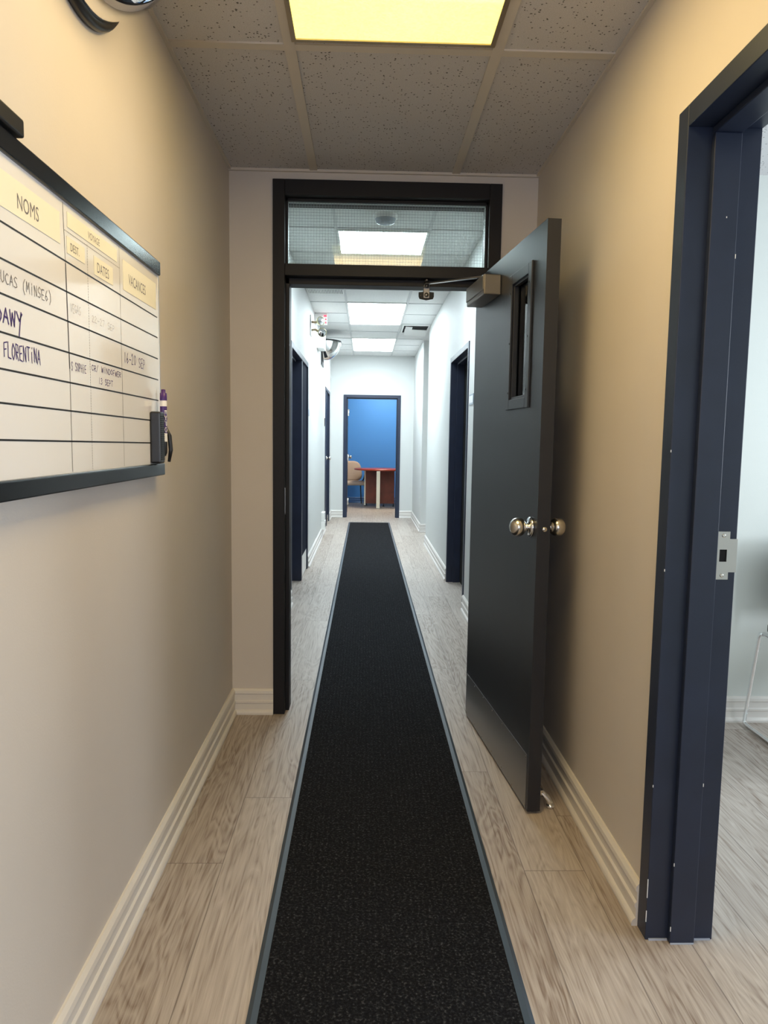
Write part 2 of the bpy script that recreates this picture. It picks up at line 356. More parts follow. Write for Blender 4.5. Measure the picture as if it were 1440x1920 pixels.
# ceiling grids
def grid(name, xs, ys, xr, yr, z, w, m):
    l = []
    for x in xs: l.append((x-w/2, x+w/2, yr[0], yr[1], z-.006, z+.004))
    for y in ys: l.append((xr[0], xr[1], y-w/2, y+w/2, z-.005, z+.004))
    return struct(boxes(name, l, m))
grid('trim_1', (-.237, .378), (2.262, 1.0, -.24, -1.48, -2.7), (XL, XR), (BACK, ZA), H1, .033, 'tee')
bm = bmesh.new()
for b in ((XL, XL+.012, BACK, ZA, H1-.008, H1), (XR-.012, XR, BACK, ZA, H1-.008, H1), (XL, XR, ZA-.014, ZA, H1-.010, H1)): bx(bm, *b)
struct(obj('trim_2', bm, 'tee'))
ROWY = [6.055-.63*3, 6.055-.63*2, 6.055-.63, 6.055] + [6.685+.63*k for k in range(8)]
g2 = grid('trim_3', (-.205, .400), ROWY, (CL, CR), (ZA+.15, ZF), H2, .022, 'tile2')
g2.data.materials.clear(); g2.data.materials.append(mat('corridor_tee', (.62, .63, .63), .6))

# ------------------------------------------------------------------ ceiling lamps
def troffer(name, x0, x1, y0, y1, z, lens, frame_m, label, group='recessed fluorescent ceiling lights'):
    r = empty(name, ((x0+x1)/2, (y0+y1)/2, z)); hx, hy = (x1-x0)/2, (y1-y0)/2
    tag(r, label, 'ceiling light', group)
    fw = .014
    boxes('light_frame', [(-hx-fw, -hx, -hy-fw, hy+fw, -.012, .002), (hx, hx+fw, -hy-fw, hy+fw, -.012, .002), (-hx, hx, -hy-fw, -hy, -.012, .002), (-hx, hx, hy, hy+fw, -.012, .002)], frame_m, r)
    boxes('diffuser', [(-hx, hx, -hy, hy, -.008, -.002)], lens, r)
    return r
troffer('ceiling_light', -.214, .350, 1.00, 2.205, H1, 'hall_lens', 'brass', 'yellowish ceiling light panel nearest, cut off by the top of the photo')
troffer('ceiling_light', -.214, .350, -1.48, -.28, H1, 'hall_lens', 'brass', 'added yellowish ceiling light panel, unseen, in the hall behind the camera')  # lamp added out of view to light the hall from behind
troffer('ceiling_light', -.190, .385, 4.83, 5.39, H2, 'corr_lens', 'white', 'square white ceiling light seen through the wired transom glass')
troffer('ceiling_light', -.190, .385, 7.30, 8.60, H2, 'corr_lens', 'white', 'nearer of the two long white ceiling lights seen through the open doorway')
troffer('ceiling_light', -.190, .385, 9.80, 11.12, H2, 'corr_lens', 'white', 'farther of the two long white ceiling lights, before the blue office')
troffer('ceiling_light', .1, .7, 12.9, 14.1, H2, 'office_lens', 'white', 'ceiling light inside the blue far office')

# ------------------------------------------------------------------ floor runner
r = tag(empty('floor_runner', (.07, 4.0, 0)), 'long charcoal ribbed carpet runner with grey rubber edges down the hallway floor', 'rug')
boxes('carpet', [(-.2916, .2911, -6.5, 7.016, .0005, .008)], 'rug', r)
bm = bmesh.new()
def strip(bm, x0, x1, x2, y0, y1):   # bevelled rubber edge: low outer side, high inner side
    pr = [(x0, .0004), (x0, .003), (x1, .009), (x2, .009), (x2, .0004)]
    a = [bm.verts.new((x, y0, z)) for x, z in pr]; b = [bm.verts.new((x, y1, z)) for x, z in pr]
    for i in range(len(pr)): bm.faces.new((a[i], a[(i+1) % 5], b[(i+1) % 5], b[i]))
    bm.faces.new(a); bm.faces.new(b[::-1])
strip(bm, -.3166, -.306, -.2916, -6.5, 7.0416); strip(bm, .3161, .3056, .2911, -6.5, 7.0416)
bx(bm, -.2916, .2911, 7.016, 7.0416, .0004, .008)
obj('rubber_edge', bm, 'rubber', r)

# ------------------------------------------------------------------ main frame with transom
JL0, JL1, JR0, JR1 = FX0, -.361, .529, FX1
fr = struct(empty('trim_4', (0, ZA, 0)))
Y0, Y1 = -.014, .164
boxes('jamb', [(JL0, JL1, Y0, Y1, 0, FT)], 'frame', fr, .002)
boxes('jamb', [(JR0, JR1, Y0, Y1, 0, FT)], 'frame', fr, .002)
boxes('head', [(JL1, JR0, Y0, Y1, 2.318, FT)], 'frame', fr, .002)
boxes('transom_bar', [(JL1, JR0, Y0, Y1, 1.980, 2.030)], 'frame', fr, .002)
boxes('door_stop_bead', [(JL1, JL1+.016, .036, .12, 0, 1.98), (JR0-.016, JR0, .036, .12, 0, 1.98), (JL1, JR0, .036, .12, 1.953, 1.98)], 'frame', fr, .0015)
boxes('glazing_bead', [(JL1, JL1+.010, .03, .044, 2.03, 2.318), (JR0-.010, JR0, .03, .044, 2.03, 2.318), (JL1, JR0, .03, .044, 2.03, 2.040), (JL1, JR0, .03, .044, 2.306, 2.318)], 'frame', fr, .001)
boxes('strike_plate', [(JL1-.001, JL1+.0015, .004, .034, .93, 1.05)], 'satin', fr)
w1 = struct(empty('window_1', (.084, ZA+.055, 2.03)))
hw = .445
boxes('window_frame', [(-hw, -hw+.008, .008, .022, 0, .288), (hw-.008, hw, .008, .022, 0, .288), (-hw, hw, .008, .022, 0, .008), (-hw, hw, .008, .022, .280, .288)], 'white', w1)
boxes('window_pane', [(-hw, hw, -.003, .003, 0, .288)], 'glass', w1)
bm = bmesh.new(); k = -hw+.006
while k < hw: bx(bm, k-.0004, k+.0004, -.0007, .0007, 0, .288); k += .0128
k = .006
while k < .288: bx(bm, -hw, hw, -.0006, .0006, k-.0004, k+.0004); k += .0128
obj('wire_mesh', bm, mat('mesh_wire', (.30, .33, .34), .4, .6), w1)

# ------------------------------------------------------------------ main door leaf (local x: free edge -> hinge, local y: away from the right wall)
ux, uy = -.0959, .9954
door = struct(empty('door_1', (.568, 2.34, 0), math.atan2(uy, ux)))
DL, DT, DZ0, DZ1 = .905, -.045, .010, 1.975
LS0, LS1, LZ0, LZ1 = .160, .348, 1.424, 1.842
bm = bmesh.new()
for b in ((0, LS0, DT, 0, DZ0, DZ1), (LS1, DL, DT, 0, DZ0, DZ1), (LS0, LS1, DT, 0, DZ0, LZ0), (LS0, LS1, DT, 0, LZ1, DZ1)): bx(bm, *b)
bmesh.ops.remove_doubles(bm, verts=bm.verts, dist=1e-5)
leaf = obj('leaf', bm, 'door', door)
# vision lite: raised frame both sides
def ringbox(a0, a1, b0, b1, w, y0, y1): return [(a0, a0+w, y0, y1, b0, b1), (a1-w, a1, y0, y1, b0, b1), (a0+w, a1-w, y0, y1, b0, b0+w), (a0+w, a1-w, y0, y1, b1-w, b1)]
lf = boxes('vision_frame', ringbox(.124, .384, 1.388, 1.876, .036, 0, .007)+ringbox(.124, .384, 1.388, 1.876, .036, DT-.007, DT)+ringbox(LS0, LS1, LZ0, LZ1, .010, -.016, 0)+ringbox(LS0, LS1, LZ0, LZ1, .010, DT, -.030), 'door', door, .0015)
boxes('vision_glass', [(LS0, LS1, -.026, -.020, LZ0, LZ1)], 'glass', lf)
bm = bmesh.new()
for s_ in (.15, .36):
    for z_ in (1.45, 1.63, 1.81): lathe(bm, [(0, .0085), (.004, .008), (.0045, .007)], (s_, 0, z_), (0, 1, 0), 10)
obj('screw', bm, 'door', lf)
# kick plate
kp = boxes('kick_plate', [(.018, .895, 0, .0018, .012, .203)], mat('dull_steel_plate', (.27, .26, .25), .38, 1.0), door)
bm = bmesh.new()
for i in range(7):
    for z_ in (.022, .193): lathe(bm, [(0, .0032), (.003, .0028), (.0042, .0018)], (.03+i*.142, 0, z_), (0, 1, 0), 10)
obj('screw', bm, 'satin', kp)
# knob set
def knob(sign, y0):
    bm = bmesh.new()
    lathe(bm, [(0, 0), (.034, 0), (.035, .003), (.033, .008), (.026, .011), (.014, .013), (.0125, .020)], (.062, y0, .985), (0, sign, 0))
    ro = obj('rosette', bm, 'chrome', door)
    bm = bmesh.new()
    pr = [(.0115, .012), (.0115, .020), (.0145, .023)]
    for i in range(3, 21): a = PI*(1-i/20); pr.append((.0325*math.sin(a), .046+.0285*math.cos(a)))
    lathe(bm, pr, (.062, y0, .985), (0, sign, 0))
    obj('knob', bm, 'satin', ro)
knob(1, 0); knob(-1, DT)
boxes('latch_plate', [(-.0015, .001, -.036, -.010, .955, 1.015)], 'door', door)
bm = bmesh.new(); lathe(bm, [(.0085, 0), (.0085, .009), (.007, .011), (0, .011)], (0, -.023, .985), (-1, 0, 0), 18); obj('latch_bolt', bm, 'satin', door)
for z in (.18, .98, 1.76):
    bm = bmesh.new(); tube(bm, [(DL+.004, DT-.004, z), (DL+.004, DT-.004, z+.1)], .007, 12); bx(bm, DL-.001, DL+.001, DT, 0, z, z+.1)
    obj('hinge', bm, 'frame', door)
# kick-down stop
bm = bmesh.new()
bx(bm, .028, .058, DT-.006, DT, .03, .09); tube(bm, [(.043, DT-.016, .058), (.040, DT-.040, .035), (.035, DT-.050, .016)], [.011, .011, .011], 14)
bx(bm, .032, .054, DT-.022, DT, .048, .066)
ks = obj('holder_arm', bm, 'chrome', door, .001)
bm = bmesh.new(); lathe(bm, [(0, 0), (.014, 0), (.015, .008), (.012, .014), (0, .014)], (.035, DT-.050, .002), (0, 0, 1), 18); obj('rubber_foot', bm, 'chrome', ks)
# closer
cb = boxes('closer_body', [(.515, .800, 0, .068, 1.838, 1.915)], 'brass', door, .004)
cb.data.materials.clear(); cb.data.materials.append(mat('closer_grey_bronze', (.20, .18, .155), .38, .5))
boxes('closer_cover', [(.518, .797, .066, .072, 1.856, 1.912)], cb.data.materials[0], cb, .002)
bm = bmesh.new(); lathe(bm, [(0, .022), (.009, .022), (.010, .018), (.010, 0)], (.64, .035, 1.915), (0, 0, 1), 16); obj('pinion', bm, 'steel', cb)
inv = (Matrix.Translation(door.location) @ Matrix.Rotation(math.atan2(uy, ux), 4, 'Z')).inverted()
shoe = Vector((.262, ZA+.005, 1.948))
sl = inv @ shoe; pn = Vector((.64, .035, 1.932))
def bar(bm, a, b, w, h):
    a, b = Vector(a), Vector(b); d = (b-a).normalized(); side = d.cross(Vector((0, 0, 1))).normalized()*w/2; up = side.cross(d).normalized()*h/2
    vs = [bm.verts.new(p+s*side+t*up) for p in (a, b) for s, t in ((-1, -1), (1, -1), (1, 1), (-1, 1))]
    for f in ((0, 1, 2, 3), (7, 6, 5, 4), (0, 4, 5, 1), (1, 5, 6, 2), (2, 6, 7, 3), (3, 7, 4, 0)): bm.faces.new([vs[i] for i in f])
bm = bmesh.new(); bar(bm, pn, sl+Vector((0, 0, .012)), .020, .006); obj('closer_arm', bm, 'steel', cb, .001)
bm = bmesh.new()
for dz, rr in ((0, .010), (.012, .012), (.026, .010)): lathe(bm, [(0, dz-.006), (rr, dz-.006), (rr, dz+.006), (0, dz+.006)], sl, (0, 0, 1), 16)
lathe(bm, [(.006, .03), (.007, .038), (.004, .046), (0, .048)], sl, (0, 0, 1), 14)
obj('arm_joint', bm, 'darksteel', cb)

# shoe bracket hangs from the frame: belongs to the frame
bm = bmesh.new(); c = shoe-Vector((0, ZA, 0))
bx(bm, c.x-.013, c.x+.013, c.y+.005, c.y+.013, 1.898, 1.952)
bx(bm, c.x-.012, c.x+.012, c.y-.002, c.y+.040, 1.944, 1.953)
sb = obj('closer_bracket', bm, 'darksteel', fr, .001)
bm = bmesh.new(); pts = [(-.034, 1.906), (-.030, 1.897), (0, 1.891), (.030, 1.897), (.034, 1.906), (.034, 1.925), (.014, 1.927), (.014, 1.953), (-.014, 1.953), (-.014, 1.927), (-.034, 1.925)]
a = [bm.verts.new((c.x+x, c.y+.014, z)) for x, z in pts]; b = [bm.verts.new((c.x+x, c.y+.020, z)) for x, z in pts]
bm.faces.new(a); bm.faces.new(b[::-1])
for i in range(len(pts)): bm.faces.new((a[i], a[(i+1) % len(pts)], b[(i+1) % len(pts)], b[i]))
obj('foot_plate', bm, 'blackmatte', sb)
bm = bmesh.new()
lathe(bm, [(0, .010), (.008, .009), (.010, 0)], (c.x, c.y+.005, 1.912), (0, -1, 0), 16); lathe(bm, [(0, .003), (.003, .002), (.0035, 0)], (c.x-.026, c.y+.014, 1.911), (0, -1, 0), 10)
obj('screw', bm, 'steel', sb)

# ------------------------------------------------------------------ side office frame (right)
sf = struct(empty('trim_5', (XR, DY1, 0)))
def side_jamb(y_wall, y_in, sgn, z1):   # y_wall outer edge, y_in inner face; sgn +1 when the stop sticks towards -y
    L_ = [(-.008, .166, min(y_wall, y_in)-DY1, max(y_wall, y_in)-DY1, 0, z1)]
    return L_
boxes('jamb', side_jamb(DY1, 1.716, 1, DH), 'navy', sf, .0018)
boxes('jamb', side_jamb(DY0, .854, -1, DH), 'navy', sf, .0018)
boxes('head', [(-.008, .166, .854-DY1, 1.716-DY1, DH-.050, DH)], 'navy', sf, .0018)
boxes('door_stop_bead', [(.049, .112, 1.699-DY1, 1.716-DY1, 0, DH-.066), (.049, .112, .854-DY1, .871-DY1, 0, DH-.066), (.049, .112, .854-DY1, 1.716-DY1, DH-.066, DH-.050)], 'navy', sf, .002)
boxes('caulk_line', [(.050, .110, 1.6975-DY1, 1.6992-DY1, 0, .004), (.0, .048, 1.7125-DY1, 1.7158-DY1, 0, .005), (.113, .160, 1.7128-DY1, 1.7158-DY1, 0, .004)], 'chip', sf)
bm = bmesh.new()
chips = [(-.0085, 1.7155, .05, .03), (-.0085, 1.7155, .115, .05), (.0488, 1.6988, .035, .012), (.0488, 1.6988, .21, .008), (-.0085, 1.7155, .41, .006), (-.0085, 1.7155, .96, .006), (-.0085, 1.7155, 1.25, .006), (.111, 1.6988, .42, .008), (.111, 1.6988, 1.70, .010), (.085, 1.6988, 1.79, .004)]
for x, y, z, h in chips: bx(bm, x-.0006, x+.0012, y-DY1-.0006, y-DY1+.0008, z, z+h)
obj('paint_chip', bm, 'label', sf)
# strike plate (ASA): plate on rabbet face, lip at room side, hole
sp_ = bmesh.new()
y1 = 1.716-DY1-.0022; y0 = 1.716-DY1+.0005
def poly(bm, pts, ya, yb):
    a = [bm.verts.new((x, ya, z)) for x, z in pts]; b = [bm.verts.new((x, yb, z)) for x, z in pts]
    bm.faces.new(a); bm.faces.new(b[::-1]); n = len(pts)
    for i in range(n): bm.faces.new((a[i], a[(i+1) % n], b[(i+1) % n], b[i]))
for b in ((.118, .124, 1.02-.025, 1.02-.025, 0, 0),): pass
PX0, PX1, LX = .117, .148, .165
for q in ((PX0, PX1, y1, y0, .942, .986), (PX0, PX1, y1, y0, 1.016, 1.060), (PX0, .124, y1, y0, .986, 1.016), (.142, PX1, y1, y0, .986, 1.016), (PX1, LX, y1, y0, .960, 1.042)): bx(sp_, *q)
bx(sp_, LX, LX+.002, y1, y0+.010, .960, 1.042)
sp_o = obj('strike_plate', sp_, 'steel', sf)
boxes('latch_hole', [(.124, .142, y1+.0012, y0, .986, 1.016)], 'dark', sp_o)
bm = bmesh.new()
for z in (.952, 1.050): lathe(bm, [(0, .0012), (.003, .0012), (.0048, .0006), (.005, 0)], (.1325, y1, z), (0, -1, 0), 16)
obj('screw', bm, 'satin', sp_o)

# ------------------------------------------------------------------ corridor doors and frames
def side_frame(name, x, sgn, y0, y1, h, leaf_d, kick=False, hinges=False, mull=None, knob_y=None):
    """frame in a corridor side wall; x = wall face, sgn = +1 recess to +x"""
    t = struct(empty(name, (x, y0, 0))); w = y1-y0
    X = lambda a, b: (min(a*sgn, b*sgn), max(a*sgn, b*sgn))
    j = X(-.008, .158); st = X(.05, .112)
    boxes('jamb', [(*j, 0, .045, 0, h)], 'navy', t, .002)
    boxes('jamb', [(*j, w-.045, w, 0, h)], 'navy', t, .002)
    boxes('head', [(*j, .045, w-.045, h-.045, h)], 'navy', t, .002)
    stops = [(*st, .045, .061, 0, h-.045), (*st, w-.061, w-.045, 0, h-.045), (*st, .045, w-.045, h-.061, h-.045)]
    if mull: boxes('mullion', [(*X(-.003, .158), mull-y0, mull-y0+.06, 0, h-.045)], 'navy', t, .002)
    boxes('door_stop_bead', stops, 'navy', t, .0015)
    return t, X, w
t, X, w = side_frame('trim_6', CL, -1, LO[0][0], LO[0][1], CH_D, 0, mull=6.40)
d2 = struct(empty('door_2', (CL, 6.46, 0)))
boxes('leaf', [(-.050, -.006, 0, .555, .005, CH_D-.047)], 'flatnavy', d2)
boxes('kick_plate', [(-.006, -.0045, .004, .551, .01, .20)], 'white', d2)
d3 = struct(empty('door_3', (CL, LO[0][0]+.045, 0)))
boxes('leaf', [(-.155, -.113, 0, .893, .005, CH_D-.047)], 'navy', d3)
t, X, w = side_frame('trim_7', CL, -1, LO[1][0], LO[1][1], CH_D, 0, mull=10.58)
d4 = struct(empty('door_4', (CL, LO[1][0]+.045, 0)))
boxes('leaf', [(-.048, -.006, 0, .430, .005, CH_D-.047)], 'navy', d4)
bm = bmesh.new(); lathe(bm, [(0, 0), (.03, 0), (.03, .008), (.011, .012), (.011, .03), (.02, .035), (.027, .048), (.024, .062), (.012, .07), (0, .071)], (-.006, .36, 1.0), (1, 0, 0), 20); obj('knob', bm, 'satin', d4)
d5 = struct(empty('door_5', (CL, 10.645, 0)))
boxes('leaf', [(-.155, -.113, 0, .565, .005, CH_D-.047)], 'navy', d5)
boxes('kick_plate', [(-.02, -.0045, .37, .565, .01, .12)], 'satin', d5)
t, X, w = side_frame('trim_8', CR, 1, RO[0][0], RO[0][1], CH_D, 0)
d6 = struct(empty('door_6', (CR, RO[0][0]+.045, 0)))
boxes('leaf', [(.113, .155, 0, 1.05, .005, CH_D-.047)], 'dark', d6)
bm = bmesh.new(); lathe(bm, [(0, 0), (.03, 0), (.03, .008), (.011, .012), (.011, .03), (.02, .035), (.027, .048), (.024, .062), (.012, .07), (0, .071)], (.113, .07, 1.0), (-1, 0, 0), 20); obj('knob', bm, 'satin', d6)
# far office frame
t = struct(empty('trim_9', (0, ZF, 0)))
boxes('jamb', [(GX0, GX0+.050, -.012, .132, 0, GT)], 'navy', t, .002)
boxes('jamb', [(GX1-.050, GX1, -.012, .132, 0, GT)], 'navy', t, .002)
boxes('head', [(GX0+.05, GX1-.05, -.012, .132, GT-.048, GT)], 'navy', t, .002)
boxes('door_stop_bead', [(GX0+.050, GX0+.066, .02, .085, 0, GT-.048), (GX1-.066, GX1-.050, .02, .085, 0, GT-.048), (GX0+.05, GX1-.05, .02, .085, GT-.064, GT-.048)], 'navy', t, .0015)
for z in (.205, .93, 1.66):
    bm = bmesh.new(); bx(bm, GX0+.050, GX0+.082, .084, .132, z, z+.105); tube(bm, [(GX0+.083, .136, z), (GX0+.083, .136, z+.105)], .007, 10); obj('hinge', bm, 'satin', t)
d7 = struct(empty('door_7', (GX0+.052, ZF+.14, 0), math.radians(90)))
boxes('leaf', [(0, .80, 0, .044, .008, GT-.055)], 'navy', d7, .002)
bm = bmesh.new()
for s_, y_ in ((-1, 0), (1, .044)):
    lathe(bm, [(0, 0), (.032, 0), (.032, .008), (.012, .012), (.012, .03), (.020, .034), (.028, .046), (.028, .054), (.02, .066), (.008, .070), (0, .070)], (.735, y_, .97), (0, s_, 0), 20)
obj('knob', bm, 'satin', d7)

# ------------------------------------------------------------------ whiteboard
BF = XL+.020      # face plane
wb = tag(empty('whiteboard', (XL, .90, 1.162)), 'large whiteboard planner with black frame, ruled rows and purple handwriting on left wall', 'whiteboard')
def wbx(x0, x1, y0, y1, z0, z1): return (x0, x1, y0-.90, y1-.90, z0-1.162, z1-1.162)
BY0, BY1, BZ0, BZ1 = .93, 2.062, 1.196, 1.715
boxes('writing_surface', [wbx(.004, .020, BY0, BY1+.006, BZ0-.01, BZ1+.01)], 'board', wb)
boxes('top_rail', [wbx(0, .027, .91, 2.074, BZ1, 1.752)], 'boardframe', wb, .003)
boxes('bottom_rail', [wbx(0, .031, .91, 2.074, 1.162, BZ0)], 'boardframe', wb, .003)
boxes('side_rail', [wbx(.003, .0215, BY1+.006, BY1+.012, BZ0, BZ1)], 'steel', wb)
boxes('side_rail', [wbx(.003, .024, BY0-.012, BY0, BZ0, BZ1)], 'steel', wb)
LX_ = .0203
def line(bm, y0, z0, y1, z1, w, x=LX_):
    a, b = Vector((x, y0-.90, z0-1.162)), Vector((x, y1-.90, z1-1.162)); d = (b-a).normalized(); s = Vector((0, -d.z, d.y))*w/2
    bm.faces.new([bm.verts.new(p) for p in (a-s, b-s, b+s, a+s)])
bm = bmesh.new()
RZ0 = [1.606, 1.548, 1.493, 1.432, 1.374, 1.320, 1.261]; RZ1 = [1.599, 1.544, 1.486, 1.428, 1.371, 1.314, 1.253]
RE = [2.056]*5+[1.985, 1.990]
for z0, z1, e_ in zip(RZ0, RZ1, RE):
    zz = z0 + (z0-z1)*(1.16-BY0)/.9; line(bm, BY0+.01, zz, e_, z1, .0034)
line(bm, 1.437, 1.712, 1.443, 1.60, .0018); line(bm, 1.443, 1.60, 1.449, 1.40, .0040); line(bm, 1.449, 1.40, 1.449, 1.198, .0018)
line(bm, 1.752, 1.712, 1.758, 1.198, .0015)
for a_, b_ in ((1.552, 1.555),):
    k = 1.198
    while k < 1.665: line(bm, 1.555, k, 1.555, min(k+.004, 1.665), .0013); k += .0055
k = 1.442
while k < 1.75: line(bm, k, 1.662, k+.004, 1.662, .0013); k += .0065
obj('ruled_lines', bm, 'ink', wb)
# stroke lettering
G = {
'A': [[(0, 0), (.5, 1), (1, 0)], [(.2, .4), (.8, .4)]], 'C': [[(.9, .85), (.5, 1), (.1, .7), (.1, .3), (.5, 0), (.9, .15)]],
'D': [[(.1, 0), (.1, 1), (.6, .95), (.95, .6), (.95, .35), (.6, .05), (.1, 0)]], 'E': [[(.9, 1), (.1, 1), (.1, 0), (.9, 0)], [(.1, .5), (.7, .5)]],
'F': [[(.95, 1.05), (.1, .95), (.1, 0)], [(.1, .5), (.7, .55)]], 'G': [[(.9, .85), (.5, 1), (.1, .7), (.1, .3), (.5, 0), (.9, .2), (.9, .45), (.55, .45)]],
'H': [[(.1, 0), (.1, 1)], [(.9, 0), (.9, 1)], [(.1, .5), (.9, .5)]], 'I': [[(.5, 0), (.5, 1)]], 'i': [[(.5, 0), (.5, .75)], [(.55, .95), (.6, 1.1)]],
'K': [[(.1, 0), (.1, 1)], [(.9, 1), (.1, .45), (.9, 0)]], 'L': [[(.1, 1), (.1, 0), (.85, 0)]], 'M': [[(0, 0), (.1, 1), (.5, .35), (.9, 1), (1, 0)]],
'N': [[(.1, 0), (.1, 1), (.9, 0), (.9, 1)]], 'O': [[(.5, 1), (.1, .7), (.1, .3), (.5, 0), (.9, .3), (.9, .7), (.5, 1)]],
'P': [[(.1, 0), (.1, 1), (.7, .95), (.85, .75), (.7, .5), (.1, .45)]], 'R': [[(.1, 0), (.1, 1), (.7, .95), (.85, .75), (.7, .5), (.1, .45), (.9, 0)]],
'S': [[(.9, .9), (.5, 1), (.1, .78), (.3, .55), (.8, .4), (.85, .15), (.5, 0), (.1, .1)]], 'T': [[(0, 1), (1, 1)], [(.5, 1), (.5, 0)]],
'U': [[(.1, 1), (.1, .2), (.5, 0), (.9, .2), (.9, 1)]], 'V': [[(0, 1), (.5, 0), (1, 1)]], 'W': [[(0, 1), (.25, 0), (.5, .8), (.75, 0), (1, 1)]],
'Y': [[(0, 1), (.5, .5), (1, 1)], [(.9, 1.1), (.35, -.5)]], '(': [[(.8, 1.2), (.3, .8), (.3, .2), (.8, -.2)]], ')': [[(.2, 1.2), (.7, .8), (.7, .2), (.2, -.2)]],
'1': [[(.5, 0), (.5, 1)]], '2': [[(.1, .8), (.5, 1), (.85, .75), (.1, 0), (.9, 0)]], '3': [[(.1, .9), (.6, 1), (.8, .75), (.4, .52), (.85, .3), (.6, 0), (.1, .1)]],
'6': [[(.75, 1), (.25, .6), (.1, .25), (.45, 0), (.85, .25), (.5, .5), (.15, .35)]], '7': [[(.1, 1), (.9, 1), (.4, 0)]], '0': [[(.5, 1), (.1, .6), (.2, .1), (.6, 0), (.9, .4), (.8, .9), (.5, 1)]],
'-': [[(.1, .5), (.9, .5)]], '.': [[(.3, 0), (.4, .06)]], '/': [[(0, 0), (.8, 1.1)]], '?': [[(.1, .85), (.5, 1), (.8, .75), (.5, .5), (.5, .3)], [(.5, .05), (.52, 0)]], ' ': []}
def write(bm, text, y, z, h, w, lw, x=LX_+.0003, slope=0, jit=.05):
    for i, ch in enumerate(text):
        ox = y+i*w*1.25; oz = z+slope*i*w + random.uniform(-.06, .06)*h
        for st in G[ch]:
            P = [(ox+(px+random.uniform(-jit, jit))*w, oz+(pz+random.uniform(-jit, jit))*h) for px, pz in st]
            for (a, b), (c_, d_) in zip(P, P[1:]): line(bm, a, b, c_, d_, lw, x); 
            for (a, b) in P: line(bm, a-lw/2, b, a+lw/2, b, lw, x+.0001)
WRITING = [('DAWY', 1.168, 1.447, .024, .0184, .0030, 'purpleink'), ('FLORENTiNA', 1.190, 1.395, .024, .0106, .0020, 'purpleink'),
    ('S SOPHiE', 1.456, 1.398, .016, .0078, .0014, 'purpleink'), ('CR/ WiNDOFWER', 1.562, 1.408, .012, .0115, .0014, 'purpleink'),
    ('13 SEPT', 1.600, 1.382, .013, .0105, .0014, 'purpleink'), ('16-20', 1.770, 1.447, .024, .0150, .0018, 'purpleink'), ('SEP', 1.883, 1.445, .024, .0150, .0018, 'purpleink'),
    ('LUCAS', 1.174, 1.511, .018, .0116, .0014, 'greyink'), ('(MiNSE6)', 1.261, 1.511, .018, .0116, .0014, 'greyink'), ('VEGAS', 1.460, 1.512, .016, .0085, .0009, 'paleink'),
    ('22-27', 1.570, 1.510, .014, .0125, .0009, 'paleink'), ('SEP', 1.664, 1.509, .014, .0125, .0009, 'paleink')]
for txt, y_, z_, h_, w_, lw_, ink in WRITING:
    bm = bmesh.new(); write(bm, txt, y_, z_, h_, w_, lw_); obj('handwriting', bm, ink, wb)
# printed paper headings
def heading(text, y0, y1, z0, z1, tx, tz, th, label, thin=.78, lift=.0006):
    o = boxes('paper_heading', [(0, lift, 0, y1-y0, 0, z1-z0)], 'paper'); o.location = (BF+.0003, y0, z0)
    tag(o, label, 'paper label', 'paper headings taped on the whiteboard')
    cu = bpy.data.curves.new('letters', 'FONT'); cu.body = text; cu.size = th*1.38; cu.space_character = 1.05; cu.resolution_u = 3
    to = bpy.data.objects.new('tmp', cu); COL.objects.link(to); bpy.context.view_layer.update()
    me = bpy.data.meshes.new_from_object(to.evaluated_get(bpy.context.evaluated_depsgraph_get()))
    bpy.data.objects.remove(to); bpy.data.curves.remove(cu)
    me.transform(Matrix(((0, 0, 1, lift+.0002), (thin, 0, 0, tx-y0), (0, 1, 0, tz-z0), (0, 0, 0, 1))))
    me.name = 'lettering'; me.materials.clear(); me.materials.append(M['greyink'])
    l = bpy.data.objects.new('lettering', me); COL.objects.link(l); l.parent = o
    return o
heading('NOMS', 1.090, 1.420, 1.630, 1.688, 1.250, 1.643, .026, 'cream paper strip reading NOMS over the widest column of the whiteboard')
heading('VOYAGE', 1.455, 1.735, 1.671, 1.700, 1.560, 1.678, .015, 'cream paper strip reading VOYAGE under the top rail of the whiteboard')
heading('DEST.', 1.450, 1.540, 1.621, 1.653, 1.466, 1.629, .016, 'small cream paper slip reading DEST. on the whiteboard')
heading('DATES', 1.590, 1.705, 1.612, 1.651, 1.606, 1.620, .022, 'cream paper slip reading DATES between DEST. and VACANCES')
heading('VACANCES', 1.775, 2.045, 1.618, 1.688, 1.815, 1.638, .026, 'cream paper sheet reading VACANCES at far end of the whiteboard', thin=.72)

# black magnetic eraser, pen holder, marker, magnet clip above
er = tag(boxes('eraser', [(0, .028, 0, .044, 0, .140)], 'black', None, .005, 3), 'black ribbed magnetic eraser standing on the lower right end of the whiteboard', 'eraser')
er.location = (BF+.0005, 1.968, 1.198)
bm = bmesh.new()
for i in range(22): bx(bm, 0.0270, .0290, .005, .039, .010+i*.0055, .0130+i*.0055)
obj('rib', bm, 'blackmatte', er)
ph = tag(empty('pen_holder', (BF, 2.042, 1.198)), 'black pen clip holding the purple marker at the whiteboard edge', 'pen holder')
boxes('clip_plate', [(.0005, .010, -.012, .014, .0, .105)], 'black', ph, .003)
bm = bmesh.new(); tube(bm, [(.028, .010, .002), (.033, .012, .035), (.030, .012, .075), (.020, .010, .100)], [.004, .006, .006, .004], 12); obj('clip_loop', bm, 'black', ph)
mk = tag(empty('marker_pen', (BF+.021, 2.030, 1.262)), 'purple whiteboard marker pen with white and purple label clipped beside the whiteboard', 'marker')
bm = bmesh.new(); lathe(bm, [(0, -.045), (.005, -.045), (.0085, -.036), (.0088, -.005)], n=20); obj('tip_cap', bm, 'black', mk)
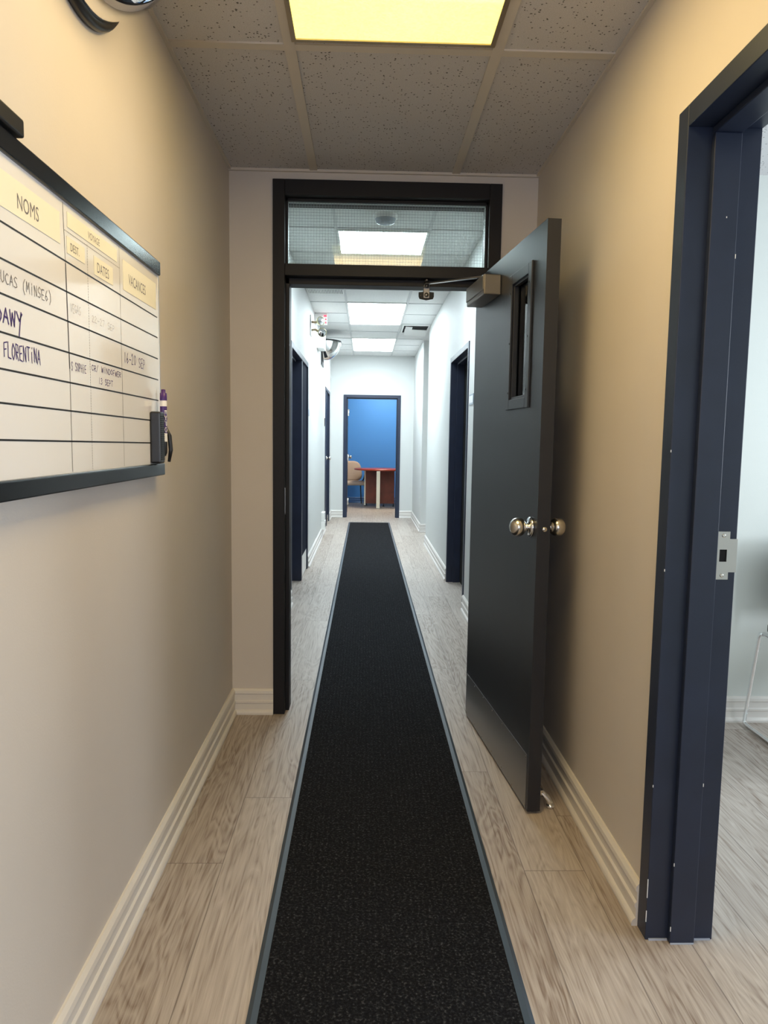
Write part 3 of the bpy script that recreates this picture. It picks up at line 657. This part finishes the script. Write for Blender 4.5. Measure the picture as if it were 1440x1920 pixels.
bm = bmesh.new(); lathe(bm, [(.0090, -.005), (.0092, .002), (.0092, .108), (.008, .112)], n=20); obj('barrel', bm, 'label', mk)
bm = bmesh.new(); lathe(bm, [(.0094, .018), (.0094, .092)], n=20); obj('wrap_label', bm, 'purple', mk)
bm = bmesh.new(); lathe(bm, [(.0096, .108), (.0098, .112), (.0094, .128), (.0060, .129), (.0060, .138), (0, .139)], n=20); obj('cap', bm, 'purple', mk)
def scrawl():
    bm = bmesh.new()
    for i, ch in enumerate('EXPO'):
        for st in G[ch]:
            P = []
            for px, pz in st:
                ang = math.radians(-58+pz*42); zz = .082-(i+px)*.0155
                P.append(Vector((.0097*math.cos(ang), .0097*math.sin(ang), zz)))
            tube(bm, P, .0009, 5)
    return obj('lettering', bm, 'label', mk)
G['X'] = [[(0, 0), (1, 1)], [(0, 1), (1, 0)]]
scrawl()
mg = tag(boxes('magnetic_holder', [(0, .034, 0, .16, 0, .030)], 'black', None, .004, 3), 'dark block clipped on the top rail of the whiteboard at the left photo edge', 'magnet')
mg.location = (XL+.002, 1.095, 1.7535)

# ------------------------------------------------------------------ convex dome mirrors
def dome_mirror(loc, R, label, squash=1.0, flange=.022):
    r = tag(empty('dome_mirror', loc), label, 'security mirror', 'half-dome security mirrors')
    bm = bmesh.new(); n, mm = 40, 20; g = []
    for i in range(mm+1):
        th = PI/2*i/mm            # 0 at rim (horizontal plane top) -> down
        row = []
        for k in range(n+1):
            ph_ = -PI/2+PI*k/n
            row.append(bm.verts.new((R*math.cos(th)*math.cos(ph_)*.92, R*math.cos(th)*math.sin(ph_), -R*math.sin(th)*squash)))
        g.append(row)
    for i in range(mm):
        for k in range(n):
            f = bm.faces.new((g[i][k], g[i][k+1], g[i+1][k+1], g[i+1][k])) if i < mm-1 else bm.faces.new((g[i][k], g[i][k+1], g[i+1][k]))
            f.smooth = True
    bmesh.ops.remove_doubles(bm, verts=bm.verts, dist=1e-4)
    obj('mirror_dome', bm, 'mirror', r, smooth=True)
    # wall flange: lower half ring on the wall, and the upper horizontal rim
    bm = bmesh.new()
    tube(bm, [(.010, (R+.006)*math.sin(a), -(R+.006)*math.cos(a)*squash) for a in [(-PI/2+PI*i/32) for i in range(33)]], .012, 10)
    tube(bm, [((R*.92+.004)*math.cos(a), (R+.004)*math.sin(a), -.001) for a in [(-PI/2+PI*i/32) for i in range(33)]], .009, 10)
    obj('rim', bm, 'black', r)
    return r
dome_mirror((XL, 1.572, 2.426), .283, 'half-dome convex mirror with black rim high on the left wall, cut by the photo top')
dm = dome_mirror((CL, 9.32, 2.50), .262, 'half-dome convex mirror high on the corridor wall beyond the emergency light', .9)
boxes('back_plate', [(0, .012, -.20, .20, -.30, 0)], 'black', dm)

# ------------------------------------------------------------------ emergency light, exit sign
em = tag(empty('emergency_light', (CL, 8.30, 2.30)), 'white wall emergency light box with round lamp heads on the corridor left wall', 'emergency light')
boxes('battery_box', [(0, .085, 0, .32, 0, .20)], 'white', em, .006)
rm = tag(empty('emergency_lamp', (CL, 7.38, 2.40)), 'twin brass lamp heads on a white wall plate above the corridor doorway', 'emergency light')
boxes('wall_plate', [(0, .012, -.06, .06, -.10, .10)], 'white', rm, .003)
def head(parent, c, d, m='greenbrass', R=.045):
    bm = bmesh.new(); lathe(bm, [(0, -.05), (R*.5, -.045), (R*.9, -.02), (R, 0), (R, .008), (R*.9, .008)], c, d, 24); h = obj('lamp_head', bm, m, parent)
    bm = bmesh.new(); lathe(bm, [(R*.9, .004), (R*.5, .010), (0, .012)], c, d, 24); obj('lamp_lens', bm, 'chrome', h)
head(rm, (.105, -.03, .045), (.6, -.75, .1)); head(rm, (.115, .02, -.06), (.3, -.9, -.1))
for P in ([(.012, 0, .04), (.05, 0, .035), (.085, -.01, .045)], [(.012, 0, -.04), (.05, .01, -.035), (.095, .03, -.055)]):
    bm = bmesh.new(); tube(bm, P, .012, 10); obj('swivel', bm, 'brass', rm)
ex = tag(empty('exit_sign', (CL, 7.95, 2.562)), 'small red-lit exit sign high on the corridor left wall, seen nearly edge-on', 'exit sign')
boxes('housing', [(.0, .136, 0, .035, -.060, .060)], 'white', ex, .004)
for b_ in ((.100, .130, -.002, 0, .026, .040), (.092, .106, -.002, 0, -.010, .004), (.114, .128, -.002, 0, -.010, .004), (.092, .106, -.002, 0, -.046, -.028), (.114, .128, -.002, 0, -.046, -.028)):
    boxes('led', [b_], 'red', ex)

# ------------------------------------------------------------------ ceiling fittings
sm = tag(empty('smoke_detector', (.105, 4.52, H2)), 'round white smoke detector on the ceiling seen through the transom glass', 'smoke detector')
bm = bmesh.new(); lathe(bm, [(.075, 0), (.075, -.018), (.066, -.024)], n=32); obj('base', bm, 'white', sm)
bm = bmesh.new(); lathe(bm, [(.064, -.024), (.056, -.044), (.03, -.052), (0, -.053)], n=32); obj('sensor_cap', bm, 'signgrey', sm)
vg = tag(empty('air_vent', (-.385, 6.79, H2)), 'slotted grey air vent in the corridor ceiling at top left of the open doorway', 'vent')
boxes('vent_frame', ringbox(-.165, .165, -.105, .105, .012, 0, 0) and [(-.168, .168, -.108, -.096, -.008, 0), (-.168, .168, .096, .108, -.008, 0), (-.168, -.156, -.096, .096, -.008, 0), (.156, .168, -.096, .096, -.008, 0)], 'white', vg)
boxes('backing', [(-.156, .156, -.096, .096, -.003, -.001)], mat('vent_shadow', (.22, .24, .24), .8), vg)
boxes('louvre', [(-.150+i*.0145, -.143+i*.0145, -.096, .096, -.008, -.003) for i in range(21)], 'white', vg)
df = tag(empty('ceiling_diffuser', (.60, 8.93, H2)), 'ceiling diffuser with white blades and dark gap beside the long light', 'air diffuser')
boxes('diffuser_frame', [(-.18, -.16, -.30, .30, -.012, 0), (.13, .15, -.30, .30, -.012, 0), (-.16, .13, -.30, -.28, -.012, 0), (-.16, .13, .28, .30, -.012, 0)], 'white', df)
boxes('dark_gap', [(-.16, .15, -.28, .28, -.006, -.001)], 'dark', df)
bm = bmesh.new()
def slab(bm, p):
    vs = [bm.verts.new(v) for v in p]; bm.faces.new(vs[:4]); bm.faces.new(vs[4:][::-1])
    for i in range(4): bm.faces.new((vs[i], vs[(i+1) % 4], vs[4+(i+1) % 4], vs[4+i]))
slab(bm, [(-.14, -.02, -.010), (.13, .0, -.014), (.13, .24, -.050), (-.14, .24, -.040), (-.14, -.02, -.016), (.13, .0, -.020), (.13, .24, -.056), (-.14, .24, -.046)])
slab(bm, [(-.14, -.25, -.014), (-.06, -.25, -.020), (-.06, -.06, -.030), (-.14, -.06, -.022), (-.14, -.25, -.018), (-.06, -.25, -.024), (-.06, -.06, -.034), (-.14, -.06, -.026)])
obj('blade', bm, 'white', df)

# ------------------------------------------------------------------ wall signs, outlet
s1 = tag(boxes('door_sign', [(0, .006, 0, .13, 0, .060)], 'signgrey', None, .001), 'small grey sign plate on the left corridor wall just past the paired dark doors', 'sign'); s1.location = (CL, 7.085, 1.50)
s2 = tag(boxes('door_sign', [(0, .010, 0, .10, 0, .110)], 'black', None, .001), 'small black sign on the left corridor wall before the farthest side door', 'sign'); s2.location = (CL, 9.94, 1.45)
s3 = tag(empty('door_sign', (CR, 5.05, 1.53)), 'small pale sign plate on the right corridor wall beside the open charcoal door', 'sign')
boxes('plate', [(-.007, 0, 0, .19, 0, .075)], 'signgrey', s3, .001); boxes('insert', [(-.008, -.0065, .01, .18, .012, .063)], 'label', s3)
ob = tag(empty('wall_outlet_box', (CL, 9.30, .10)), 'white surface-mounted outlet box low on the left corridor wall', 'outlet')
boxes('box_body', [(0, .05, 0, .20, 0, .115)], 'white', ob, .003); boxes('box_body', [(0, .045, .01, .19, .118, .225)], 'white', ob, .003)
boxes('cover_slot', [(.049, .0515, .06, .14, .03, .08)], 'black', ob)

# ------------------------------------------------------------------ far office: table and chair
tb = tag(empty('round_table', (.31, 13.87, 0)), 'round cherry red table on a crossed panel base in the blue far office', 'table')
bm = bmesh.new(); lathe(bm, [(0, .700), (.50, .700), (.52, .704), (.523, .716), (.52, .728), (0, .729)], n=64); obj('tabletop', bm, 'cherry', tb)
boxes('base_panel', [(-.30, .255, -.02, .02, .055, .700)], 'cherrybase', tb)
boxes('base_panel', [(-.085, -.045, -.50, .40, .045, .700)], 'cherrybase', tb)
boxes('panel_edge', [(-.098, -.032, -.515, -.50, .006, .699)], 'paper', tb)
boxes('panel_edge', [(-.325, -.30, -.033, .033, .020, .699)], 'paper', tb)
for p in ((-.31, 0), (.24, 0), (-.065, .38), (.05, -.02), (-.065, -.47)):
    bm = bmesh.new(); lathe(bm, [(0, 0), (.018, 0), (.018, .008), (.007, .015), (.007, .056)], (p[0], p[1], 0), n=14); obj('foot', bm, 'black', tb)
ch = tag(empty('office_chair', (-.235, 14.12, 0), math.radians(14)), 'taupe upholstered armchair with dark legs beside the round red table', 'chair')
def cushion(name, x0, x1, y0, y1, z0, z1, m, par, bev, tilt=0, piv=None):
    bm = bmesh.new(); bx(bm, x0, x1, y0, y1, z0, z1)
    bmesh.ops.bevel(bm, geom=bm.edges[:], offset=bev, segments=4, affect='EDGES', profile=.6, clamp_overlap=True)
    if tilt: bmesh.ops.rotate(bm, verts=bm.verts, cent=piv, matrix=Matrix.Rotation(tilt, 3, 'X'))
    return obj(name, bm, m, par, smooth=True)
cushion('seat', -.24, .24, -.25, .22, .395, .47, 'beigeseat', ch, .035)
bm = bmesh.new(); pts = []
N_ = 28
for i in range(N_):
    a = 2*PI*i/N_; e_ = 3.2
    cx_ = math.copysign(abs(math.cos(a))**(2/e_), math.cos(a)); cz_ = math.copysign(abs(math.sin(a))**(2/e_), math.sin(a))
    pts.append((.225*cx_*(1-.10*cz_), .655+.20*cz_))
rings = []
for y_, s_ in ((-.028, .86), (-.034, .5), (-.022, .95), (0, 1.0), (.020, .96), (.028, .80)): pass
for y_, s_ in ((-.030, .80), (-.022, .94), (0, 1.0), (.020, .95), (.028, .80)):
    rings.append([bm.verts.new((x*s_, .215+y_+.02*(x/.22)**2*-1+.12*(z-.455), .655+(z-.655)*s_)) for x, z in pts])
for i in range(1, len(rings)):
    for k in range(N_): bm.faces.new((rings[i-1][k], rings[i-1][(k+1) % N_], rings[i][(k+1) % N_], rings[i][k]))
bm.faces.new(rings[0]); bm.faces.new(rings[-1][::-1])
obj('backrest', bm, 'beigeseat', ch, smooth=True)
for sx in (-1, 1):
    for sy in (-1, 1):
        bm = bmesh.new(); tube(bm, [(sx*.19, sy*.17, .40), (sx*.225, sy*.225, .003)], [.013, .010], 12); obj('leg', bm, 'darkleg', ch)
    bm = bmesh.new(); tube(bm, [(sx*.20, .21, .40), (sx*.265, .20, .50), (sx*.275, .14, .605), (sx*.275, -.02, .620), (sx*.272, -.16, .615)], [.012, .012, .013, .016, .012], 12); obj('arm', bm, 'darkleg', ch)

# ------------------------------------------------------------------ side office: chrome sled chair
sc = tag(empty('sled_chair', (1.74, 3.14, 0)), 'black chair with bent chrome sled frame in the side office at right photo edge', 'chair')
def sled(x):
    bm = bmesh.new(); pts = [(x, -.12, .452), (x, -.095, .448), (x, -.088, .43), (x, -.012, .02), (x, -.018, .012), (x, -.04, .009), (x, -.55, .009), (x, -.575, .013), (x, -.58, .03), (x, -.53, .43), (x, -.50, .452), (x, -.12, .456)]
    tube(bm, pts, .0085, 12); return obj('sled_frame', bm, 'chrome', sc)
sled(0); sled(.50)
for P in ([(0, -.50, .009), (.50, -.50, .009)], [(0, -.13, .452), (.50, -.13, .452)]):
    bm = bmesh.new(); tube(bm, P, .008, 10); obj('cross_tube', bm, 'chrome', sc)
cushion('seat', .020, .496, -.58, -.10, .455, .500, 'black', sc, .018)
cushion('backrest', .04, .49, -.10, -.06, .56, .88, 'black', sc, .016)
for x in (.06, .47):
    bm = bmesh.new(); tube(bm, [(x, -.14, .455), (x, -.10, .50), (x, -.075, .60), (x, -.072, .80)], .008, 10); obj('back_post', bm, 'chrome', sc)
